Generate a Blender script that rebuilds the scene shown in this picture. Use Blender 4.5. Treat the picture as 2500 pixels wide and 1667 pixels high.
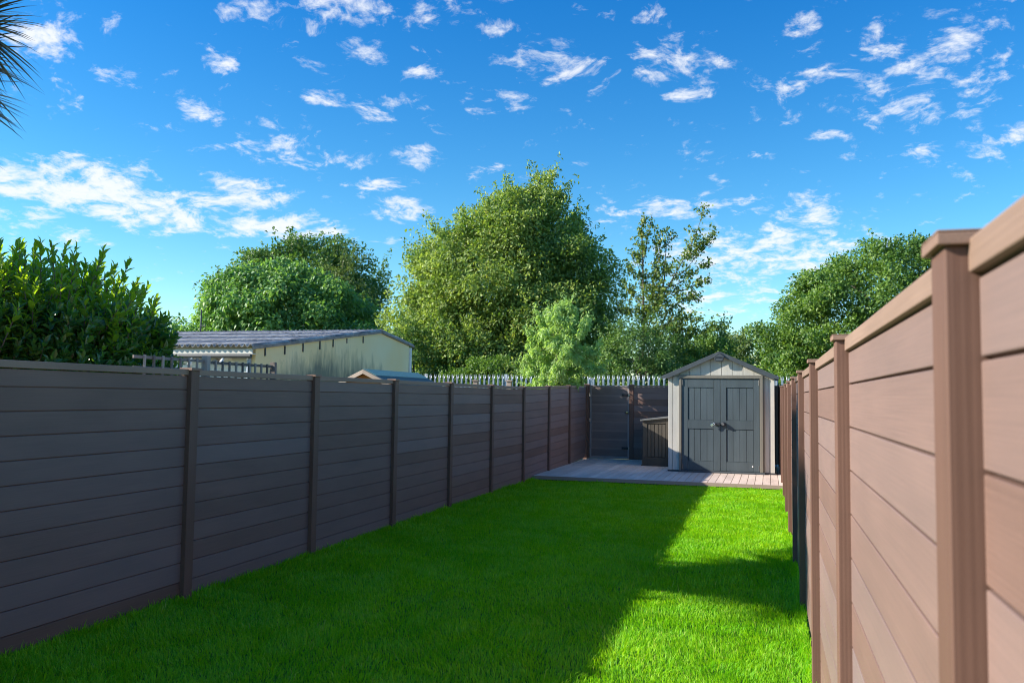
import bpy, math, random
import numpy as np
from mathutils import Vector, Matrix
random.seed(7); rng = np.random.default_rng(11)
R = math.radians
for o in list(bpy.data.objects): bpy.data.objects.remove(o)
S = bpy.context.scene
COL = S.collection

# ------------------------------------------------------------------ camera
FPX, YAW, PITCH, ROLL = 2083.8, .2922, .064, .013
cy, sy, cp, sp = math.cos(YAW), math.sin(YAW), math.cos(PITCH), math.sin(PITCH)
fw = Vector((-sy*cp, cy*cp, sp)); r0 = Vector((cy, sy, 0)); u0 = r0.cross(fw)
rt = r0*math.cos(ROLL) + u0*math.sin(ROLL); up = u0*math.cos(ROLL) - r0*math.sin(ROLL)
cd = bpy.data.cameras.new('camera'); cam = bpy.data.objects.new('camera', cd); COL.objects.link(cam)
cam.matrix_world = Matrix(((rt.x, up.x, -fw.x, 4.41), (rt.y, up.y, -fw.y, 0), (rt.z, up.z, -fw.z, 1.632), (0, 0, 0, 1)))
cd.sensor_width = 36; cd.lens = FPX/2500*36; cd.clip_end = 3000; cd.clip_start = .02
cd.dof.use_dof = True; cd.dof.focus_distance = 14; cd.dof.aperture_fstop = 5.6
S.camera = cam

# ------------------------------------------------------------------ light
SUND = Vector((1, .36, -.53)).normalized()            # the way the sunlight travels
EL = math.asin(-SUND.z); AZ = math.atan2(-SUND.x, -SUND.y)   # compass-style angle of the sun from +Y towards +X
sl = bpy.data.lights.new('sun', 'SUN'); sl.energy = 4.5; sl.angle = R(.5); sl.color = (1, .93, .82)
so = bpy.data.objects.new('sun', sl); COL.objects.link(so)
so.rotation_euler = SUND.to_track_quat('-Z', 'Y').to_euler()
S.view_settings.view_transform = 'Standard'; S.view_settings.look = 'None'; S.view_settings.gamma = 1
S.view_settings.exposure = 1.2
S.cycles.filter_width = 1.05
S.render.resolution_x = 1024; S.render.resolution_y = 682

# node helpers
class NT:
    def __init__(s, tree): s.t = tree; s.t.nodes.clear()
    def n(s, typ, ins=None, **props):
        nd = s.t.nodes.new(typ)
        for k, v in props.items(): setattr(nd, k, v)
        for k, v in (ins or {}).items():
            sk = nd.inputs[k]
            if isinstance(v, bpy.types.NodeSocket): s.t.links.new(v, sk)
            else: sk.default_value = v
        return nd
    def m(s, op, a, b=0., c=0.):
        return s.n('ShaderNodeMath', {0: a, 1: b, 2: c}, operation=op).outputs[0]
    def mix(s, f, a, b, typ='MIX'):
        nd = s.t.nodes.new('ShaderNodeMix'); nd.data_type = 'RGBA'; nd.blend_type = typ
        for i, v in ((0, f), (6, a), (7, b)):
            if isinstance(v, bpy.types.NodeSocket): s.t.links.new(v, nd.inputs[i])
            else: nd.inputs[i].default_value = v if i == 0 else (*v, 1)[:4]
        return nd.outputs[2]
    def ramp(s, f, lo, hi, a=0., b=1.):
        return s.n('ShaderNodeMapRange', {0: f, 1: lo, 2: hi, 3: a, 4: b}).outputs[0]

# world: Nishita sky with scattered small clouds laid out by direction
wd = bpy.data.worlds.new('World'); S.world = wd; wd.use_nodes = True
W = NT(wd.node_tree)
sky = W.n('ShaderNodeTexSky', sky_type='NISHITA', sun_disc=False, sun_elevation=EL, sun_rotation=AZ, air_density=1.0, dust_density=.15, ozone_density=3.0)
tc = W.n('ShaderNodeTexCoord').outputs['Generated']
sep = W.n('ShaderNodeSeparateXYZ', {0: tc})
dzz = W.m('ADD', W.m('MAXIMUM', sep.outputs[2], 0.), .26)
px = W.m('DIVIDE', sep.outputs[0], dzz); py = W.m('DIVIDE', sep.outputs[1], dzz)
pp = W.n('ShaderNodeCombineXYZ', {0: px, 1: py, 2: 0.}).outputs[0]
wp = W.n('ShaderNodeTexNoise', {'Vector': pp, 'Scale': 5., 'Detail': 3., 'Roughness': .5}).outputs['Color']
ppw = W.n('ShaderNodeVectorMath', {0: pp, 1: W.n('ShaderNodeVectorMath', {0: wp, 3: .13}, operation='SCALE').outputs[0]}, operation='ADD').outputs[0]
n1 = W.n('ShaderNodeTexNoise', {'Vector': ppw, 'Scale': 15., 'Detail': 9., 'Roughness': .6, 'Lacunarity': 2.1}).outputs['Fac']
n2 = W.n('ShaderNodeTexNoise', {'Vector': ppw, 'Scale': 60., 'Detail': 6., 'Roughness': .6}).outputs['Fac']
# (azimuth from +Y towards +X, elevation, half widths in degrees, weight)
BLOBS = [
    (-45.5, 11.9, 5.0, 2.0, 1.16), (-40.4, 11.4, 5.6, 2.1, 1.06), (-34.5, 12.2, 4.9, 2.0, 0.94), (-32.3, 10.7, 5.9, 1.2, 1.16), (-37.9, 10.9, 2.5, 1.3, 1.06), (-42.9, 12.7, 4.1, 1.7, 1.06), (-30.8, 15.5, 7.6, 1.3, 0.57), (-23.3, 15.7, 2.7, 1.1, 0.85), (-24.4, 12.3, 2.7, 1.2, 0.94), (-26.2, 13.6, 2.4, 0.9, 0.63), (-46.3, 20.1, 2.9, 1.7, 0.77), (-45.2, 21.5, 3.9, 1.4, 0.42), (-42.2, 19.0, 2.2, 1.2, 0.59), (-35.8, 19.9, 1.7, 1.3, 0.59), (-44.6, 16.9, 1.4, 0.9, 0.51), (-37.5, 17.4, 2.3, 1.3, 0.51), (-33.6, 17.2, 2.8, 0.7, 0.68), (-29.7, 19.0, 1.7, 0.7, 0.77), (-26.0, 18.7, 1.9, 1.2, 0.77), (-34.6, 23.6, 3.0, 1.3, 0.77), (-28.2, 24.2, 3.5, 1.6, 0.77), (-30.3, 23.1, 1.6, 1.0, 0.68), (-27.2, 21.9, 2.3, 1.6, 0.51), (-22.0, 24.8, 2.3, 1.4, 0.85), (-17.8, 23.8, 1.4, 0.9, 0.77), (-14.2, 21.7, 3.5, 2.0, 0.81), (-23.4, 20.9, 1.6, 0.7, 0.68), (-17.7, 19.3, 3.6, 1.0, 0.59), (-8.6, 24.6, 2.3, 1.0, 0.59), (-5.6, 21.6, 3.9, 2.2, 0.64), (-4.9, 19.5, 2.5, 0.7, 0.68), (2.4, 22.5, 1.7, 1.9, 0.64), (1.9, 19.2, 2.8, 2.2, 0.59), (9.3, 19.6, 6.7, 4.1, 0.64), (12.2, 21.6, 3.9, 2.2, 0.51), (4.0, 16.3, 1.7, 0.7, 0.68), (-4.1, 16.1, 2.0, 1.0, 0.51), (13.2, 15.2, 3.9, 1.7, 0.59), (9.0, 14.9, 1.9, 0.7, 0.42), (-5.9, 12.5, 9.0, 1.0, 0.74), (2.9, 11.8, 2.8, 1.7, 0.89), (-0.4, 9.4, 9.7, 2.5, 0.98), (-3.4, 6.7, 6.2, 2.0, 0.68), (-0.6, 6.7, 4.9, 1.2, 0.68), (-3.4, 10.1, 3.6, 1.6, 0.77), (-45.8, 9.3, 5.2, 1.2, 0.51), (-18.6, 15.0, 2.5, 0.9, 0.26), (-3.1, 14.7, 1.2, 0.9, 0.42), (-9.7, 11.9, 3.3, 0.9, 0.42), (13.3, 13.2, 2.9, 0.7, 0.42), (-46.8, 10.2, 4.3, 1.4, 0.51)
]
acc = None
for az, el, ra, re, w in BLOBS:
    az, el = R(az), R(el)
    d0 = Vector((math.sin(az)*math.cos(el), math.cos(az)*math.cos(el), math.sin(el)))
    e1 = Vector((math.cos(az), -math.sin(az), 0)); e2 = e1.cross(d0)
    a = W.n('ShaderNodeVectorMath', {0: tc, 1: tuple(e1/math.radians(ra))}, operation='DOT_PRODUCT').outputs['Value']
    b = W.n('ShaderNodeVectorMath', {0: tc, 1: tuple(e2/math.radians(re))}, operation='DOT_PRODUCT').outputs['Value']
    bb = W.m('SUBTRACT', b, 0.)
    q = W.m('MULTIPLY_ADD', a, a, W.m('MULTIPLY', bb, bb))
    front = W.n('ShaderNodeVectorMath', {0: tc, 1: tuple(d0)}, operation='DOT_PRODUCT').outputs['Value']
    v = W.m('MULTIPLY', W.m('MAXIMUM', W.m('SUBTRACT', 1., q), 0.), W.m('MULTIPLY', W.m('GREATER_THAN', front, 0.), w))
    acc = v if acc is None else W.m('MAXIMUM', acc, v)
fld = W.m('ADD', W.m('MULTIPLY_ADD', n2, .26, W.m('MULTIPLY', n1, .9)), W.m('MULTIPLY', acc, .25))
dens = W.n('ShaderNodeMapRange', {0: fld, 1: .665, 2: .92, 3: 0., 4: 1.}, interpolation_type='SMOOTHSTEP').outputs[0]
dens = W.m('MULTIPLY', dens, W.ramp(sep.outputs[2], 0.0, .06))
skc = W.n('ShaderNodeHueSaturation', {'Hue': .5, 'Saturation': 1.3, 'Value': 1.0, 'Color': sky.outputs[0]}).outputs[0]
skc = W.mix(1., skc, W.mix(W.ramp(sep.outputs[2], .60, .8), W.mix(W.ramp(sep.outputs[2], .02, .58), (.95, 1.05, .93), (.015, .68, 1.0)), (1.9, 1.6, 1.6)), 'MULTIPLY')  # overhead sky, above the view, brightened to add fill light in the shade
cc = W.mix(W.m('MULTIPLY', W.ramp(n2, .35, .7), .5), (4.8, 4.9, 5.05), (3.9, 4.2, 4.8))
out = W.mix(W.m('MULTIPLY', dens, .93), skc, cc)
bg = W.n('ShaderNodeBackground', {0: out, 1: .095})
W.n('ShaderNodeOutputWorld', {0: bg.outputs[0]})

# ------------------------------------------------------------------ mesh helpers
def link(o, parent=None):
    COL.objects.link(o)
    if parent:
        o.parent = parent
    return o
def wloc(o):
    v = Vector((0, 0, 0))
    while o: v += o.location; o = o.parent
    return v
def tag(o, label=None, cat=None, group=None, kind=None):
    for k, v in (('label', label), ('category', cat), ('group', group), ('kind', kind)):
        if v: o[k] = v
    return o
def thing(name, label, cat, loc, group=None):
    o = bpy.data.objects.new(name, None); o.location = loc; o.empty_display_size = .1
    COL.objects.link(o); return tag(o, label, cat, group)
class MB:
    def __init__(s): s.v = []; s.f = []; s.t = []
    def add(s, vs, fs, t=None):
        b = len(s.v); s.v += [tuple(p) for p in vs]; s.f += [tuple(i+b for i in f) for f in fs]
        t = random.random() if t is None else t
        s.t += [t]*len(fs); return s
    def box(s, x0, x1, y0, y1, z0, z1, t=None, za=0, zb=0, xa=0, xb=0):
        # za / zb lift the y0 / y1 end, xa / xb lift the x0 / x1 end
        vs = [(x, y, z+(za if y == y0 else zb)+(xa if x == x0 else xb)) for z in (z0, z1) for y in (y0, y1) for x in (x0, x1)]
        return s.add(vs, [(0, 2, 3, 1), (4, 5, 7, 6), (0, 1, 5, 4), (2, 6, 7, 3), (0, 4, 6, 2), (1, 3, 7, 5)], t)
    def prism(s, poly, axis, a, b, t=None):
        # poly: points in the two other axes, extruded along axis from a to b
        def P(p, c): return {'x': (c, p[0], p[1]), 'y': (p[0], c, p[1]), 'z': (p[0], p[1], c)}[axis]
        n = len(poly); vs = [P(p, a) for p in poly]+[P(p, b) for p in poly]
        fs = [tuple(range(n))[::-1], tuple(range(n, 2*n))]+[(i, (i+1) % n, n+(i+1) % n, n+i) for i in range(n)]
        return s.add(vs, fs, t)
    def tube(s, pts, rads, seg=8, t=None, cap=True):
        pts = [Vector(p) for p in pts]; n = len(pts); vs = []; fs = []
        for i, p in enumerate(pts):
            d = (pts[min(i+1, n-1)]-pts[max(i-1, 0)]).normalized()
            a = d.cross(Vector((0, 1, 0)) if abs(d.y) < .9 else Vector((1, 0, 0))).normalized(); b = d.cross(a)
            for k in range(seg):
                w = 2*math.pi*k/seg; vs.append(p+(a*math.cos(w)+b*math.sin(w))*rads[i])
        for i in range(n-1):
            for k in range(seg):
                q = (k+1) % seg; fs.append((i*seg+k, i*seg+q, (i+1)*seg+q, (i+1)*seg+k))
        if cap: fs += [tuple(range(seg))[::-1], tuple((n-1)*seg+k for k in range(seg))]
        return s.add(vs, fs, t)
    def build(s, name, mat, parent=None, bevel=0, smooth=False):
        o0 = wloc(parent) if parent else Vector((0, 0, 0))
        me = bpy.data.meshes.new(name); me.from_pydata([(p[0]-o0.x, p[1]-o0.y, p[2]-o0.z) for p in s.v], [], s.f)
        at = me.attributes.new('tint', 'FLOAT', 'FACE'); at.data.foreach_set('value', s.t)
        me.materials.append(mat)
        import bmesh
        bm = bmesh.new(); bm.from_mesh(me); bmesh.ops.recalc_face_normals(bm, faces=bm.faces); bm.to_mesh(me); bm.free()
        if smooth: me.polygons.foreach_set('use_smooth', [True]*len(me.polygons))
        o = bpy.data.objects.new(name, me); link(o, parent)
        if bevel:
            md = o.modifiers.new('bevel', 'BEVEL'); md.width = bevel; md.segments = 2; md.limit_method = 'ANGLE'; md.harden_normals = False
        return o
def np_mesh(name, V, F, tint, mat, parent=None, nv=None):
    """V (n,3), F (m,k) equal-size polygons or list of arrays, tint per polygon"""
    o0 = wloc(parent) if parent else Vector((0, 0, 0))
    V = np.asarray(V, np.float32)-np.array(o0, np.float32)
    if not isinstance(F, list): F = [F]; tint = [tint]
    me = bpy.data.meshes.new(name); me.vertices.add(len(V)); me.vertices.foreach_set('co', V.ravel())
    nl = sum(f.size for f in F); npl = sum(len(f) for f in F)
    me.loops.add(nl); me.polygons.add(npl)
    me.loops.foreach_set('vertex_index', np.concatenate([f.ravel() for f in F]).astype(np.int32))
    tot = np.concatenate([np.full(len(f), f.shape[1]) for f in F]).astype(np.int32)
    st = np.concatenate([[0], np.cumsum(tot)[:-1]]).astype(np.int32)
    me.polygons.foreach_set('loop_start', st)
    me.polygons.foreach_set('loop_total', tot)
    at = me.attributes.new('tint', 'FLOAT', 'FACE'); at.data.foreach_set('value', np.concatenate(tint).astype(np.float32))
    me.materials.append(mat); me.update(calc_edges=True)
    o = bpy.data.objects.new(name, me); return link(o, parent)
def nrm(a): return a/np.maximum(np.linalg.norm(a, axis=-1, keepdims=True), 1e-9)
SIMPLE = (np.array([(0, 0, 0), (.45, -.5, .13), (1, 0, -.05), (.45, .5, .13)]), [np.array([(0, 1, 2), (0, 2, 3)])])
LAUREL = (np.array([(0, 0, 0), (.5, 0, -.02), (1, 0, -.16), (.22, -.4, .08), (.66, -.46, .04), (.22, .4, .08), (.66, .46, .04)]),
          [np.array([(0, 1, 4, 3), (0, 5, 6, 1)]), np.array([(1, 2, 4), (1, 6, 2)])])
def leaves(name, P, D, N, L, Wd, tint, mat, parent, tpl=SIMPLE):
    D = nrm(D); Sd = nrm(np.cross(D, N)); N = np.cross(Sd, D)
    T, Fs = tpl; n = len(P); k = len(T); L = np.broadcast_to(L, n)[:, None, None]; Wd = np.broadcast_to(Wd, n)[:, None, None]
    V = P[:, None, :]+D[:, None, :]*T[None, :, 0, None]*L+Sd[:, None, :]*T[None, :, 1, None]*Wd+N[:, None, :]*T[None, :, 2, None]*L
    FF = []; TT = []
    for f in Fs:
        FF.append((f[None]+(np.arange(n)*k)[:, None, None]).reshape(-1, f.shape[1])); TT.append(np.repeat(tint, len(f)))
    return np_mesh(name, V.reshape(-1, 3), FF, TT, mat, parent)

# ------------------------------------------------------------------ materials
def mat(name):
    m = bpy.data.materials.new(name); m.use_nodes = True; return m, NT(m.node_tree)
def finish(m, g, color, rough=.6, bump=None, bstr=.2, bdist=.002, spec=.4, metal=0., extra=None):
    p = g.n('ShaderNodeBsdfPrincipled', {'Base Color': color if isinstance(color, bpy.types.NodeSocket) else (*color, 1), 'Roughness': rough, 'Metallic': metal, 'Specular IOR Level': spec})
    if bump is not None:
        b = g.n('ShaderNodeBump', {'Height': bump, 'Strength': bstr, 'Distance': bdist}); g.t.links.new(b.outputs[0], p.inputs['Normal'])
    g.n('ShaderNodeOutputMaterial', {0: p.outputs[0]}); return m
def stretch(g, sc):
    co = g.n('ShaderNodeNewGeometry').outputs['Position']
    return g.n('ShaderNodeMapping', {'Vector': co, 'Scale': sc}).outputs[0]
def tintn(g): return g.n('ShaderNodeAttribute', attribute_name='tint').outputs['Fac']
def grained(name, c, axis, var=.25, rough=.62, fine=1., bstr=.25, reed=None, spec=.35, hue=.0):
    """board material: tone differs per board (tint), long fine grain along axis, faint blotches"""
    m, g = mat(name)
    lo, hi = 2.2*fine, 260*fine
    sc = {'x': (lo, hi, hi), 'y': (hi, lo, hi), 'z': (hi, hi, lo)}[axis]
    gr = g.n('ShaderNodeTexNoise', {'Vector': stretch(g, sc), 'Scale': 1., 'Detail': 3., 'Roughness': .6}).outputs['Fac']
    sp_ = g.n('ShaderNodeTexNoise', {'Vector': stretch(g, (1, 1, 1)), 'Scale': 420., 'Detail': 1.}).outputs['Fac']
    bl = g.n('ShaderNodeTexNoise', {'Vector': stretch(g, {'x': (1, 4, 4), 'y': (4, 1, 4), 'z': (4, 4, 1)}[axis]), 'Scale': 1.3, 'Detail': 4.}).outputs['Fac']
    t = tintn(g)
    f = g.m('MULTIPLY_ADD', t, var*1.5, 1-var*.75)
    f = g.m('MULTIPLY', f, g.ramp(gr, .3, .7, .9, 1.1)); f = g.m('MULTIPLY', f, g.ramp(bl, .3, .7, .88, 1.12)); f = g.m('MULTIPLY', f, g.ramp(sp_, .25, .75, .93, 1.07))
    col = g.mix(1., c, g.n('ShaderNodeCombineColor', {0: f, 1: f, 2: f}).outputs[0], 'MULTIPLY')
    gy = sum(c)/3
    col = g.mix(g.m('MULTIPLY', t, hue), col, (gy*1.05, gy*1.05, gy*1.12))
    h = g.m('ADD', gr, g.m('MULTIPLY', sp_, .5))
    if reed:
        co = g.n('ShaderNodeSeparateXYZ', {0: g.n('ShaderNodeNewGeometry').outputs['Position']})
        w = g.m('SINE', g.m('MULTIPLY', g.m('ADD', co.outputs[0], co.outputs[1]), reed)); h = g.m('MULTIPLY_ADD', w, .55, h)
    return finish(m, g, col, rough, h, bstr, .0012, spec)
BR = (.215, .121, .09)
M_PANY = grained('composite_panel_side', BR, 'y', .34, hue=.5)
M_PANX = grained('composite_panel_back', BR, 'x', .3, hue=.4)
M_RAIL = grained('composite_rail', (.26, .17, .125), 'y', .1)
M_RAILX = grained('composite_rail_back', (.26, .17, .125), 'x', .1)
M_POST = grained('composite_post', (.15, .08, .057), 'z', .1, reed=480, bstr=.16)
M_CAP = grained('composite_cap', (.26, .16, .115), 'y', .08)
M_GATE = grained('gate_boards', (.2, .15, .135), 'x', .3)
M_GFRAME = grained('gate_frame', (.27, .24, .235), 'z', .1)
M_DECK = grained('deck_board', (.58, .465, .39), 'y', .16, fine=.7, bstr=.4)
M_DFASC = grained('deck_fascia', (.36, .26, .22), 'x', .1)
M_SLATE = grained('shed_door_resin', (.066, .086, .094), 'z', .16, rough=.5, bstr=.12, fine=.6)
M_SROOF = grained('shed_roof_resin', (.06, .072, .08), 'y', .05, rough=.55, bstr=.15)
M_SWALL = grained('shed_wall_resin', (.47, .445, .39), 'z', .12, rough=.6, fine=.5, bstr=.3)
M_SFRAME = grained('shed_frame_resin', (.17, .155, .125), 'z', .06, rough=.55, fine=.6)
M_BOX = grained('storage_box_resin', (.07, .06, .047), 'z', .3, rough=.7, fine=.3, bstr=.3)
M_LID = grained('storage_lid_resin', (.13, .13, .125), 'x', .1, rough=.6, fine=.5)
M_TREL = grained('weathered_timber', (.25, .21, .18), 'z', .6, rough=.8)
M_WOOD = grained('pine_timber', (.42, .19, .06), 'x', .4, rough=.7)
M_BARGE = grained('flaking_timber', (.42, .33, .26), 'y', .5, rough=.8)
def plain(name, c, rough=.5, metal=0., n=.1, scale=20., spec=.5):
    m, g = mat(name)
    f = g.n('ShaderNodeTexNoise', {'Vector': stretch(g, (1, 1, 1)), 'Scale': scale, 'Detail': 4.}).outputs['Fac']
    col = g.mix(g.ramp(f, .3, .7), [v*(1-n) for v in c], [v*(1+n) for v in c])
    return finish(m, g, col, rough, f, .1, .002, spec, metal)
M_BLACK = plain('black_iron', (.015, .015, .017), .4)
M_DARK = plain('dark_plastic', (.03, .033, .037), .5)
M_SILV = plain('polished_steel', (.8, .8, .82), .2, 1.)
M_BRASS = plain('brass', (.62, .48, .22), .3, 1.)
M_WHITE = plain('white_plastic', (.8, .8, .8), .4)
M_GALV = plain('galvanised_steel', (.55, .58, .62), .42, .75, .15, 9.)
M_PVC = plain('grey_pvc', (.30, .35, .42), .4)
M_GUT = plain('dark_gutter', (.035, .04, .045), .45)
M_GLASS = plain('window_glass', (.18, .30, .22), .1)
M_WHITEW = plain('white_render', (.72, .71, .68), .8, 0., .08, 3.)
M_CREAM = plain('cream_fascia', (.62, .60, .53), .8, 0., .12, 5.)
M_VERGE = plain('verge_cement', (.27, .24, .215), .9, 0., .25, 6.)
M_BARK = grained('bark', (.13, .10, .075), 'z', .3, rough=.9, fine=.05, bstr=.8)
M_BARKL = grained('pale_bark', (.24, .20, .15), 'z', .3, rough=.9, fine=.05, bstr=.6)
# stained render of the outbuilding's gable
m, g = mat('stained_cream_render')
pz = g.n('ShaderNodeSeparateXYZ', {0: g.n('ShaderNodeNewGeometry').outputs['Position']})
st = g.n('ShaderNodeTexNoise', {'Vector': stretch(g, (4, 3.3, .7)), 'Scale': 1., 'Detail': 7., 'Roughness': .72}).outputs['Fac']
st2 = g.n('ShaderNodeTexNoise', {'Vector': stretch(g, (1, .55, .8)), 'Scale': 1.2, 'Detail': 3.}).outputs['Fac']
low = g.ramp(pz.outputs[2], 2.95, 1.7, -.35, .28)
mid = g.ramp(g.m('ABSOLUTE', g.m('SUBTRACT', pz.outputs[1], 19.3)), .8, 4.2, .12, -.3)
gr = g.ramp(g.m('ADD', g.m('ADD', st, g.m('MULTIPLY', st2, .25)), g.m('ADD', low, mid)), .44, .8)
c0 = g.mix(g.ramp(st2, .35, .65), (.90, .70, .37), (.90, .76, .47))
col = g.mix(g.m('MULTIPLY', gr, .85), c0, (.12, .15, .12))
ed = g.ramp(g.n('ShaderNodeTexNoise', {'Vector': stretch(g, (1, 1, 1)), 'Scale': 2.3, 'Detail': 8., 'Roughness': .7}).outputs['Fac'], .56, .66, 0, .35)
col = g.mix(g.m('MULTIPLY', ed, g.ramp(pz.outputs[1], 18., 16.5)), col, (.36, .27, .16))
M_GABLE = finish(m, g, col, .9, st, .3, .01, .2)
# weathered corrugated cement sheets
m, g = mat('corrugated_cement')
a = g.n('ShaderNodeTexNoise', {'Vector': stretch(g, (9, 1.6, 2)), 'Scale': 1., 'Detail': 8., 'Roughness': .75}).outputs['Fac']
b = g.n('ShaderNodeTexNoise', {'Vector': stretch(g, (1, 1, 1)), 'Scale': 14., 'Detail': 4., 'Roughness': .7}).outputs['Fac']
col = g.mix(g.ramp(a, .38, .62), (.11, .11, .12), (.52, .50, .48)); col = g.mix(g.ramp(b, .55, .7, 0, .6), col, (.30, .24, .16))
M_CORR = finish(m, g, col, .95, b, .6, .01, .1)
m, g = mat('green_mineral_felt')
b = g.n('ShaderNodeTexNoise', {'Vector': stretch(g, (1, 1, 1)), 'Scale': 60., 'Detail': 4., 'Roughness': .7}).outputs['Fac']
b2 = g.n('ShaderNodeTexNoise', {'Vector': stretch(g, (2, 1, 1)), 'Scale': 2.5, 'Detail': 4.}).outputs['Fac']
col = g.mix(g.ramp(b, .3, .7), (.07, .10, .09), (.16, .19, .17)); col = g.mix(g.ramp(b2, .4, .7, 0, .5), col, (.13, .14, .14))
M_FELT = finish(m, g, col, .95, b, .3, .003, .1)
M_FELT2 = plain('teal_ridge_felt', (.14, .29, .25), .9, 0., .12, 30.)
def leafmat(name, dark, light, trans=.35, rough=.45, spec=.35, yel=None):
    m, g = mat(name); t = tintn(g)
    col = g.mix(t, dark, light)
    if yel: col = g.mix(g.ramp(t, .9, 1., 0, .8), col, yel)
    p = g.n('ShaderNodeBsdfPrincipled', {'Base Color': col, 'Roughness': rough, 'Specular IOR Level': spec})
    tr = g.n('ShaderNodeBsdfTranslucent', {'Color': g.mix(1., col, (1.5, 1.55, .55), 'MULTIPLY')})
    mx = g.n('ShaderNodeMixShader', {0: trans, 1: p.outputs[0], 2: tr.outputs[0]})
    g.n('ShaderNodeOutputMaterial', {0: mx.outputs[0]}); return m
M_L_LAUREL = leafmat('laurel_leaf', (.035, .125, .05), (.31, .44, .025), .54, .22, .8)
M_L_BIG = leafmat('mid_green_leaf', (.085, .17, .04), (.40, .48, .13), .38, yel=(.32, .26, .06))
M_L_SYC = leafmat('bright_green_leaf', (.06, .17, .06), (.28, .45, .13), .38)
M_L_DARK = leafmat('dark_green_leaf', (.045, .12, .035), (.20, .31, .07), .3)
M_L_OLIVE = leafmat('olive_leaf', (.08, .14, .035), (.22, .29, .09), .33)
M_L_ASH = leafmat('pale_green_leaf', (.22, .36, .13), (.52, .66, .28), .42)
M_L_HAZ = leafmat('deep_green_leaf', (.035, .11, .025), (.23, .35, .06), .33)
M_L_POP = leafmat('bronze_green_leaf', (.06, .11, .025), (.28, .38, .09), .33, yel=(.34, .26, .06))
M_L_PALM = leafmat('sword_leaf', (.02, .035, .018), (.05, .07, .03), .12, .4)
M_GRASS = leafmat('grass_blade', (.12, .40, .008), (.44, .66, .012), .42, .5, .25, yel=(.42, .42, .14))
m, g = mat('lawn_soil')
a = g.n('ShaderNodeTexNoise', {'Vector': stretch(g, (1, 1, 1)), 'Scale': 45., 'Detail': 5., 'Roughness': .7}).outputs['Fac']
M_SOIL = finish(m, g, g.mix(g.ramp(a, .3, .7), (.03, .10, .008), (.06, .19, .012)), .9, a, .8, .02, .1)
m, g = mat('rough_ground')
a = g.n('ShaderNodeTexNoise', {'Vector': stretch(g, (1, 1, 1)), 'Scale': 1.5, 'Detail': 8., 'Roughness': .7}).outputs['Fac']
M_GROUND = finish(m, g, g.mix(g.ramp(a, .35, .65), (.05, .09, .02), (.16, .14, .09)), .95, a, .5, .05, .1)

# ------------------------------------------------------------------ ground, lawn, grass
def sheet(name, x0, x1, y0, y1, z, mt, nx=1, ny=1):
    o = MB(); o.add([(x0, y0, z), (x1, y0, z), (x1, y1, z), (x0, y1, z)], [(0, 1, 2, 3)], .5)
    ob = o.build(name, mt); ob['kind'] = 'structure'; return ob
sheet('ground', -900, 900, -700, 1400, -.03, M_GROUND)
sheet('lawn', -.05, 4.70, -1, 16.3, 0., M_SOIL)
def vnoise(x, y, s, seed):
    r = np.random.default_rng(seed); G = r.random((64, 64)); X = x*s+17.3; Y = y*s+9.1
    xi = np.floor(X).astype(int); yi = np.floor(Y).astype(int); fx = X-xi; fy = Y-yi; fx = fx*fx*(3-2*fx); fy = fy*fy*(3-2*fy)
    g_ = lambda a, b: G[a % 64, b % 64]
    return (g_(xi, yi)*(1-fx)+g_(xi+1, yi)*fx)*(1-fy)+(g_(xi, yi+1)*(1-fx)+g_(xi+1, yi+1)*fx)*fy
def grass():
    n = 430000
    Y = 3.2+(16.2-3.2)*rng.random(n)**1.25; X = .01+4.64*rng.random(n)
    d = np.hypot(X-4.41, Y)
    e = rng.random(30000); Y[:30000] = 3.2+13*e; X[:30000] = np.abs(rng.normal(0, .035, 30000))+.005        # longer tufts along the fences
    X[15000:30000] = 4.665-np.abs(rng.normal(0, .03, 15000))
    tf = vnoise(X, Y, 9, 1)*.5+vnoise(X, Y, 2.1, 2)*.5
    H = (.028+.03*rng.random(n))*(.65+.7*tf); H[:30000] *= 1.25+.9*rng.random(30000)**3; H[30000:] *= 1+.8*(rng.random(n-30000) > .97)
    Wd = .0021+.00042*d; Wd *= .7+.6*rng.random(n)
    a = rng.random(n)*6.283+0; lean = (.15+.75*rng.random(n)**1.2)
    la = vnoise(X, Y, 3.3, 5)*9+rng.normal(0, .9, n)
    lx, ly = np.cos(la)*lean, np.sin(la)*lean
    B = np.stack([X, Y, np.full(n, -.004)], 1); sd = np.stack([np.cos(a), np.sin(a), np.zeros(n)], 1)*Wd[:, None]/2
    mid = B+np.stack([lx*H*.35, ly*H*.35, H*.62], 1); tip = B+np.stack([lx*H, ly*H, H*(1-.3*lean)], 1)
    V = np.stack([B-sd, B+sd, mid+sd*.8, mid-sd*.8, tip], 1).reshape(-1, 3)
    k = np.arange(n)*5
    F1 = np.stack([k, k+1, k+2, k+3], 1); F2 = np.stack([k+3, k+2, k+4], 1)
    t = np.clip(.05+.85*rng.random(n)**1.3*(.3+.95*(.6*vnoise(X, Y, 1.1, 3)+.4*vnoise(X, Y, 4.3, 8)))+.12*(vnoise(X, Y, 5, 4)-.5), 0, .88)
    t[rng.random(n) > .98-.10*np.clip(vnoise(X, Y, 1.7, 9)-.6, 0, 1)] = .97
    o = np_mesh('grass', V, [F1, F2], [t, t], M_GRASS)
    o['kind'] = 'stuff'
grass()

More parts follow.
